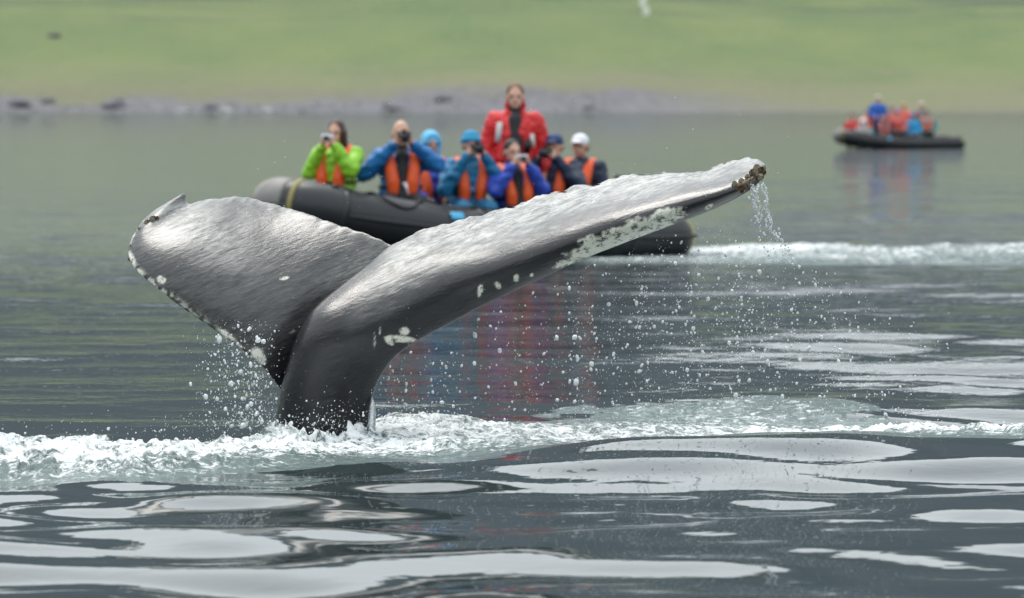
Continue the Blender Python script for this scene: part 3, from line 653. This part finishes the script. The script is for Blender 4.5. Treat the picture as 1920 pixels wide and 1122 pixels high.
    for v, vn in zip(jm.vertices, nrs):                   # creases in the cloth
        q = v.co * 9 + Vector((loc[0] * 7, 0, 0)); v.co += vn * (0.018 * mnoise.noise(Vector((q.x, q.y, q.z * 1.8))) + 0.008 * mnoise.noise(q * 2.3) + .004)
    link('jacket', jm, root, jacket)
    bm = bmesh.new()
    for i in (0, 1):
        cap(bm, hip + Vector(((-1, 1)[i] * .085, 0, -.02)), kn[i], .112, .085, 12); cap(bm, kn[i], an[i] + Vector((0, 0, .04)), .082, .066, 12)
    link('trousers', fuse_bm(bm, vox * 1.2, 1), root, trousers)
    for i in (0, 1):
        bm = bmesh.new(); cap(bm, an[i] + Vector((0, 0, .03)), an[i] + Vector((0, 0, -.02)), .058, .055, 10); cap(bm, an[i] + Vector((0, -.01, -.03)), to[i], .052, .045, 10)
        link('boot', fuse_bm(bm, .016, 1), root, STRAP)
    if vest:
        for s in (-1, 1):
            bm = bmesh.new(); pp = [(.02, .13, .56), (.10, .10, .575), (.13, .0, .57), (.12, -.11, .51), (.108, -.175, .40), (.09, -.205, .28), (.085, -.205, .19)]
            rd = [.038, .042, .048, .054, .062, .066, .058]
            for a, b, ra, rb in zip(pp, pp[1:], rd, rd[1:]): cap(bm, L(s * a[0], a[1], a[2] + vest_z), L(s * b[0], b[1], b[2] + vest_z), ra, rb, 10)
            link('life_jacket_lobe', fuse_bm(bm, .016, 3), root, vest)
        bm = bmesh.new(); n = 20
        tube(bm, [L(.205 * math.cos(2 * math.pi * k / n), -.01 + .215 * math.sin(2 * math.pi * k / n), .235) for k in range(n + 1)], .014, 6); bm_obj('waist_strap', bm, STRAP, root)
    if inner:
        bm = bmesh.new(); cap(bm, L(0, -.125, .52), L(0, -.185, .10), .070, .088, 12); cap(bm, L(0, -.02, .50), nk + Vector((0, -.01, .055)), .085, .068, 14); link('sweater', fuse_bm(bm, .016, 2), root, inner)
    if hair:
        bm = bmesh.new(); ell(bm, H(0, .03, .045), (.088, .098, .092), 16, rot)
        if long_hair:
            for k, (a, b) in enumerate((((.06, .04, .02), (.085, .06, -.16)), ((.0, .08, .02), (.02, .1, -.22)), ((-.06, .05, .02), (-.07, .07, -.14)), ((.075, .0, 0), (.10, .02, -.2)))): cap(bm, H(*a), H(*b), .045, .028, 10)
        else: cap(bm, H(-.05, .06, -.02), H(.05, .06, -.02), .04, .04, 8)
        link('hair', fuse_bm(bm, .013, 2), root, hair)
    if hat:
        kind, hm = hat; bm = bmesh.new()
        if kind == 'beanie':
            ell(bm, H(0, .02, .06), (.095, .108, .092), 18, rot); n = 18
            tube(bm, [H(.092 * math.cos(2 * math.pi * k / n), .02 + .106 * math.sin(2 * math.pi * k / n), .042 - .014 * math.sin(2 * math.pi * k / n)) for k in range(n + 1)], .022, 8)
        elif kind == 'hood':
            ell(bm, H(0, .03, .045), (.108, .112, .115), 18, rot); cap(bm, H(-.085, .0, .0), H(-.06, .0, -.12), .034, .04, 10); cap(bm, H(.085, .0, .0), H(.06, .0, -.12), .034, .04, 10); cap(bm, H(0, .07, 0), H(0, .05, -.13), .07, .07, 10)
            n = 10; tube(bm, [H(.086 * math.cos(math.pi * k / n), -.055, .01 + .095 * math.sin(math.pi * k / n)) for k in range(n + 1)], .024, 8)
        elif kind == 'cap':
            ell(bm, H(0, .015, .055), (.092, .106, .082), 18, rot); ell(bm, H(0, -.12, .045), (.07, .068, .012), 14, rot)
        link('hat', fuse_bm(bm, .012, 2), root, hm)
    return root, H, wr

BLUE = cloth('blue_nylon', (0.01, 0.16, 0.46), .5)
TEAL = cloth('teal_nylon', (0.01, 0.17, 0.34), .5); ROYAL = cloth('royal_blue', (0.03, 0.08, 0.50), .5); GREEN = cloth('lime_nylon', (0.27, 0.60, 0.03), .5)
NAVY = cloth('navy_cloth', (0.012, 0.022, 0.055)); RED = cloth('red_nylon', (0.66, 0.02, 0.022), .5); LBLUE = cloth('sky_blue_fleece', (0.16, 0.50, 0.78), .8)
TEALHAT = cloth('teal_wool', (0.03, 0.28, 0.50), .85); WHITE = cloth('white_cotton', (0.78, 0.80, 0.85)); HAIR = plain('dark_red_hair', (0.05, 0.018, 0.014), .5, .3, 20, .01, 60)
BRHAIR = plain('light_brown_hair', (0.19, 0.10, 0.05), .6, .3, 20, .01, 60); DHAIR = plain('black_hair', (0.012, 0.01, 0.01), .5, .3, 20, .01, 60)
SILVER = plain('silver_plastic', (0.62, 0.66, 0.74), .3, .05, 9, 0); CBLACK = plain('camera_black', (0.012, 0.012, 0.014), .35, .1, 9, 0); LENS = plain('lens_glass', (0.02, 0.02, 0.05), .05, 0, 9, 0)
DARKTR = cloth('dark_trousers', (0.02, 0.022, 0.028)); GREYW = cloth('reflective_tape', (0.70, 0.70, 0.68))

def hand_camera(loc, rz, label, mat, big=False):
    t = empty('camera', loc, rz); tag(t, label, 'camera', 'cameras held up by the people in the near boat')
    bm = bmesh.new(); w_, h_ = (.145, .105) if big else (.135, .082); boxm(bm, (0, 0, 0), (w_, .055 if big else .026, h_), None, .01)
    if big: boxm(bm, (0, -.005, h_ * .55), (.05, .05, .04), None, .008)
    bm_obj('camera_body', bm, mat, t)
    bm = bmesh.new(); tube(bm, [(0, -.02, 0), (0, -.05 if not big else -.10, 0), (0, -.055 if not big else -.15, 0)], [.026, .026, .022] if not big else [.034, .036, .040], 16); bm_obj('lens', bm, CBLACK, t)
    bm = bmesh.new(); ell(bm, (0, -.056 if not big else -.15, 0), (.018, .006, .018) if not big else (.033, .01, .033), 12); bm_obj('lens_glass', bm, LENS, t)
    return t

# ------------------------------------------------------------------ inflatable boats
RUBBER = M('black_rubber'); nz = RUBBER.noise(3, 5, (1, 1, 1), .6); RUBBER.set(Base_Color=RUBBER.mix(nz, (.012, .014, .018), (.026, .028, .034)), Roughness=.42, Normal=RUBBER.bump(RUBBER.noise(2.5, 3), .02, .5)); RUBBER = RUBBER.m
GREYR = plain('worn_grey_rubber', (0.22, 0.21, 0.20), .55, .35, 4, .004, 20); YEL = plain('yellow_paint', (0.62, 0.50, 0.08), .5, .3, 8, 0); PBLUE = plain('light_blue_patch', (0.07, 0.42, 0.72), .5, .05, 5, 0)
FLOOR = plain('boat_floor', (.10, .10, .11), .6, .3, 6, .004); ROPE = plain('black_rope', (.012, .012, .014), .8, .2, 40, .004, 90); TANY = plain('strap_yellow', (.30, .26, .10), .7, .3, 8, 0)
def tube_path(s):
    """centre line of the buoyancy tube on one side (s = +1 near side), stern to bow nose; x forward, y to the side"""
    return crom([(-2.5, .72 * s, .27), (-2.25, .72 * s, .25), (-1.6, .73 * s, .24), (-.8, .74 * s, .24), (0, .74 * s, .25), (.7, .72 * s, .29), (1.3, .63 * s, .36), (1.75, .47 * s, .44), (2.08, .27 * s, .51), (2.22, .0, .54)], 56)
def inflatable(loc, heading, label, scale=1.0, engine=True):
    t = empty('inflatable_boat', loc, heading); t.scale = (scale,) * 3; tag(t, label, 'boat', 'inflatable boats carrying whale watchers')
    a = tube_path(1); b = tube_path(-1)[::-1][1:]; path = np.vstack([a, b]); n = len(path)
    arc = np.linspace(0, 1, n); e = np.minimum(arc, 1 - arc)
    rad = .255 - .02 * (1 - sstep(.0, .3, e)) * 0; rad = np.where(e < .055, .06 + .195 * (e / .055) ** .8, .255)
    bm = bmesh.new(); tube(bm, path, list(rad), 28); bm_obj('buoyancy_tube', bm, RUBBER, t)
    def collar(i0, i1, dr, mat, nm):
        bm = bmesh.new(); tube(bm, path[i0:i1], [r + dr for r in rad[i0:i1]], 28); return bm_obj(nm, bm, mat, t)
    k = 50
    collar(52, 60, .006, GREYR, 'bow_patch'); collar(50, 52, .012, TANY, 'seam_band'); collar(59, 61, .012, TANY, 'seam_band'); collar(43, 45, .011, RUBBER, 'seam_band')
    for i in (12, 27, n - 28, n - 13): collar(i, i + 2, .007, RUBBER, 'seam_band')
    collar(3, 5, .008, YEL, 'yellow_band'); collar(n - 5, n - 3, .008, YEL, 'yellow_band')
    # rubbing strake along the outer side
    bm = bmesh.new(); pts_ = []
    for i in range(4, n - 4):
        p = Vector(path[i]); q = Vector((p.x + .3, 0, p.z)) if abs(p.y) > .6 else Vector((.9, 0, p.z)); dv = (p - Vector((min(p.x, 1.2), 0, p.z))).normalized(); pts_.append(p + dv * .255)
    tube(bm, pts_, .022, 8); bm_obj('rubbing_strake', bm, RUBBER, t)
    # lifeline with droops
    bm = bmesh.new()
    an = [6, 14, 21, 28, 34, 40, 45]
    for i, j in zip(an, an[1:]):
        P_ = []
        for q in range(11):
            f = q / 10; c_ = Vector(path[i]) * (1 - f) + Vector(path[j]) * f; sag = 4 * f * (1 - f) * (.5 if j in (40,) else .25); ang = .25 + sag * 1.5; P_.append(c_ + Vector((0, math.sin(ang) * .275 * (1 if c_.y >= 0 else -1), math.cos(ang) * .275)))
        tube(bm, P_, .011, 6)
    bm_obj('lifeline', bm, ROPE, t)
    for i in an:
        bm = bmesh.new(); c_ = Vector(path[i]); ell(bm, c_ + Vector((0, math.sin(.25) * .262, math.cos(.25) * .262)), (.05, .035, .012), 10); bm_obj('rope_patch', bm, RUBBER, t)
    # hull, floor, transom
    bm = bmesh.new(); V_ = [[], []]
    st = [(-2.05, .55, .10, -.10), (-1, .55, .10, -.13), (0, .55, .10, -.14), (.8, .48, .14, -.10), (1.4, .36, .22, .02), (1.9, .12, .36, .26)]
    rings = [[bm.verts.new((x, w_, z0)), bm.verts.new((x, w_ * .6, (z0 + z1) / 2 - .03)), bm.verts.new((x, 0, z1)), bm.verts.new((x, -w_ * .6, (z0 + z1) / 2 - .03)), bm.verts.new((x, -w_, z0))] for x, w_, z0, z1 in st]
    for p, q in zip(rings, rings[1:]):
        for k in range(4): bm.faces.new((p[k], p[k + 1], q[k + 1], q[k]))
        bm.faces.new((p[4], p[0], q[0], q[4]))
    bm.faces.new(rings[0]); bm.faces.new(rings[-1][::-1]); bm_obj('hull', bm, FLOOR, t, False)
    bm = bmesh.new(); boxm(bm, (-2.0, 0, .30), (.05, 1.0, .46), None, .01); bm_obj('transom', bm, FLOOR, t, False)
    bm = bmesh.new(); c_ = Vector(path[25]); V4 = []
    for x in (-.14, .02):
        for q in range(5):
            ang = .80 + .34 * q / 4; cc = Vector((x + .78, .72, .293)); V4.append(bm.verts.new(cc + Vector((0, math.sin(ang) * .262, math.cos(ang) * .262))))
    for q in range(4): bm.faces.new((V4[q], V4[q + 1], V4[q + 6], V4[q + 5]))
    f = bmesh.ops.extrude_face_region(bm, geom=bm.faces[:]); [setattr(v, 'co', v.co + Vector((0, .006, .003))) for v in f['geom'] if isinstance(v, bmesh.types.BMVert)]
    bm_obj('blue_patch', bm, PBLUE, t)
    # outboard engine
    if not engine: return t
    bm = bmesh.new(); boxm(bm, (-2.28, 0, .70), (.42, .30, .34), None, .06); mo = bm_obj('outboard_engine', bm, CBLACK, t)
    bm = bmesh.new(); boxm(bm, (-2.24, 0, .25), (.16, .12, .66), None, .03); boxm(bm, (-2.3, 0, -.1), (.4, .26, .02), None, .005); bm_obj('engine_leg', bm, CBLACK, mo)
    bm = bmesh.new(); tube(bm, [(-2.1, 0, .66), (-1.6, .05, .72)], .02, 8); bm_obj('tiller', bm, CBLACK, mo)
    return t

PSI = math.radians(38); C0 = Vector((-0.56, 49.0, 0)); F0 = Vector((-math.cos(PSI), -math.sin(PSI), 0)); N0 = Vector((math.sin(PSI), -math.cos(PSI), 0))
# boat frame: +x forward = F0, +y must be the near side N0
boat = inflatable(C0, math.atan2(F0.y, F0.x), 'black inflatable boat close behind the whale tail, grey bow cap, eight people aboard')
boat.rotation_euler = (0, math.radians(-1.2), math.atan2(F0.y, F0.x))
def seat(px, lat):
    """point across the boat at lat metres to the near side, seen at column px"""
    t = 0.0
    for _ in range(12):
        p = C0 + F0 * t + N0 * lat; t += (p.x - (px - 960) / FPX * p.y) / -F0.x * 1.0 if False else (p.x - (px - 960) / FPX * p.y) / math.cos(PSI)
    return C0 + F0 * t + N0 * lat, t
GP = 'people in the near inflatable boat'
def put(px, lat, top, **k):
    p, t = seat(px, lat); sit = 0.86 * k.get('scale', 1.0); z = EYE - (top - 190) / FPX * p.y - sit - k.pop('hatdz', 0)
    r = person((p.x, p.y, z), k.pop('rz', 0), group=GP, **k); return r, Vector((p.x, p.y, z))
def cam_for(res, label, mat, big, dz=.0, dx=0.0):
    (root, H, wr), base = res; c_ = (wr[0] + wr[1]) / 2; q = root.rotation_euler.z
    off = Matrix.Rotation(q, 3, 'Z') @ (Vector((c_.x + dx, c_.y - .03, c_.z + .075 + dz)) * root.scale.x); return hand_camera(base + off, q, label, mat, big)

a = put(632, -.50, 226, label='woman in lime green jacket and orange life jacket raising a silver camera', jacket=GREEN, trousers=DARKTR, hair=HAIR, long_hair=True, elbow=(.22, -.2, .35), hands=(.07, -.26, .60), lean=(.03, .06), rz=-.32)
cam_for(a, 'silver compact camera held by the woman in lime green', SILVER, False, .01)
a = put(750, -.30, 226, label='bald man in blue jacket photographing, white tag hanging on his chest', jacket=BLUE, trousers=BLACK, elbow=(.34, -.12, .40), hands=(.09, -.25, .63), inner=BLACK, scale=1.08, rz=.14, lean=(0, .05))
cam_for(a, 'black camera held by the bald man in blue', CBLACK, True, .0)
(rt, H, wr), base = a
bm = bmesh.new(); boxm(bm, (.03, -.245, .21), (.085, .02, .15), None, .008); bm_obj('name_tag', bm, WHITE, rt)
bm = bmesh.new(); tube(bm, [(-.09, -.14, .50), (-.03, -.22, .38), (.03, -.245, .285)], .006, 6); tube(bm, [(.11, -.14, .50), (.06, -.22, .38), (.03, -.245, .285)], .006, 6); bm_obj('lanyard', bm, STRAP, rt)
a = put(806, -.78, 244, hatdz=.03, label='person in pale blue hood between the bald man and the teal jacket, hands down', jacket=ROYAL, trousers=DARKTR, hat=('hood', LBLUE), pose='rest', skin=SKIN_D, scale=.98, rz=.3)
a = put(874, -.30, 243, hatdz=.03, label='person in teal beanie and teal jacket looking through a black camera', jacket=TEAL, trousers=TEAL, hat=('beanie', TEALHAT), hair=DHAIR, elbow=(.27, -.18, .33), hands=(.09, -.25, .62), rz=.28, lean=(.03, .10))
cam_for(a, 'black camera held by the person in teal beanie', CBLACK, True, .0)
a = put(962, .0, 262, hatdz=.0, label='dark haired person in royal blue jacket with a silver camera, seated below the standing man', jacket=ROYAL, trousers=BLACK, hair=DHAIR, elbow=(.26, -.2, .33), hands=(.09, -.27, .59), rz=.38, lean=(-.06, .07), scale=.98, inner=BLACK)
cam_for(a, 'silver compact camera held by the person in royal blue', SILVER, False, .0)
a = put(1047, -.22, 248, hatdz=.02, label='person in navy cap and dark jacket with orange life jacket holding a black camera', jacket=NAVY, trousers=BLACK, hat=('cap', cloth('navy_cap', (.02, .05, .15))), hair=DHAIR, elbow=(.30, -.2, .36), hands=(.09, -.27, .60), lean=(-.04, 0), rz=-.35)
cam_for(a, 'black camera held by the person in navy cap', CBLACK, True, -.01)
a = put(1090, -.72, 249, hatdz=.02, label='person in white cap and dark jacket at the stern end of the row', jacket=NAVY, trousers=BLACK, hat=('cap', WHITE), hair=DHAIR, pose='rest', skin=SKIN_D, rz=-.35)
# standing skipper
p, _ = seat(966, -.50); top = EYE - (157 - 190) / FPX * p.y; hz = top - .86 * 1.1
r, H, wr = person((p.x, p.y, hz), 0, 'man standing at the back of the near boat in open red jacket over black turtleneck', RED, DARKTR, GP, pose='stand', hair=BRHAIR, vest=None, inner=BLACK, seated=False, scale=1.1)
bm = bmesh.new()
for s in (-1, 1):
    cap(bm, (s * .055, -.02, .56), (s * .085, -.045, .665), .03, .022, 10); cap(bm, (s * .055, .06, .57), (s * .08, .05, .67), .03, .022, 10); cap(bm, (s * .085, -.045, .665), (s * .08, .05, .67), .022, .022, 8)
    cap(bm, (s * .10, -.10, .48), (s * .075, -.06, .58), .045, .035, 10); cap(bm, (s * .12, -.14, .15), (s * .10, -.10, .48), .055, .05, 10)
link('collar', fuse_bm(bm, .014, 2), r, RED)
bm = bmesh.new(); boxm(bm, (-.155, -.165, .40), (.055, .02, .19), Matrix.Rotation(.12, 3, 'Y'), .006); bm_obj('reflective_strip', bm, GREYW, r)
bm = bmesh.new(); boxm(bm, (.165, -.17, .32), (.04, .02, .13), Matrix.Rotation(-.1, 3, 'Y'), .006); bm_obj('reflective_strip', bm, GREYW, r)
bm = bmesh.new(); boxm(bm, (.115, -.195, .27), (.06, .04, .13), None, .01); bm_obj('radio', bm, CBLACK, r)

# ------------------------------------------------------------------ far boat
YF = 162.0; CF = Vector(((1678 - 960) / FPX * YF, YF, -.07)); psi = math.radians(24)
FF = Vector((-math.cos(psi), -math.sin(psi), 0)); NF = Vector((math.sin(psi), -math.cos(psi), 0))
fb = inflatable(CF, math.atan2(FF.y, FF.x), 'dark inflatable boat far off at right, near the hill shoreline', .93, False)
GF = 'people in the far inflatable boat'
PINK = cloth('salmon_nylon', (.62, .17, .13)); PALE = cloth('pale_knit', (.55, .48, .42)); AQUA = cloth('aqua_nylon', (.15, .50, .52)); PURP = cloth('violet_knit', (.35, .12, .38)); TURQ = cloth('turquoise', (.0, .28, .30)); BR2 = cloth('bright_blue', (.01, .10, .45)); SKB = cloth('sky_blue_nylon', (.01, .28, .58)); REDF = cloth('red_far', (.55, .04, .04)); TAN = cloth('tan_cap', (.50, .33, .16))
far = [(1598, -.5, 213, 'person in red jacket at the bow of the far boat', REDF, None, REDF), (1619, .2, 224, 'person in pale aqua jacket low beside the red one in the far boat', AQUA, ('hood', WHITE), PINK), (1646, -.4, 180, 'tallest person of the far boat, deep blue jacket, pale hat, standing', BR2, ('beanie', PALE), None),
       (1628, -.7, 204, 'person in salmon life jacket behind the tall blue one in the far boat', PINK, None, ORANGE), (1672, -.6, 200, 'person in dark red and salmon clothing in the middle of the far boat', PINK, None, REDF), (1694, -.5, 193, 'person in tan cap and salmon life jacket in the far boat', PINK, ('cap', TAN), ORANGE),
       (1709, .15, 212, 'person in sky blue jacket with violet hat, low in the far boat', SKB, ('beanie', PURP), None), (1728, -.5, 192, 'person in pale hat with red life jacket in the far boat', TURQ, ('beanie', PALE), REDF)]
far += [(1683, .1, 206, 'person in pink jacket low in the middle of the far boat', PINK, ('beanie', PURP), REDF), (1738, .1, 206, 'person in turquoise jacket with bare head beside the pale hat of the far boat', TURQ, None, ORANGE), (1658, .15, 214, 'person in dark jacket with salmon life jacket sitting below the tall blue one', NAVY, None, PINK)]
for px, lat, top, lab, jk, ht, vs in far:
    t_ = 0.0
    for _ in range(10):
        p = CF + FF * t_ + NF * lat; t_ += (p.x - (px - 960) / FPX * p.y) / math.cos(psi)
    z = EYE - (top - 190) / FPX * p.y - .86
    person((p.x, p.y, z), 0, lab, jk, DARKTR, GF, pose='rest', hat=ht, hair=DHAIR if not ht else None, vest=vs, fine=False, vox=.03, seated='tallest' not in lab)
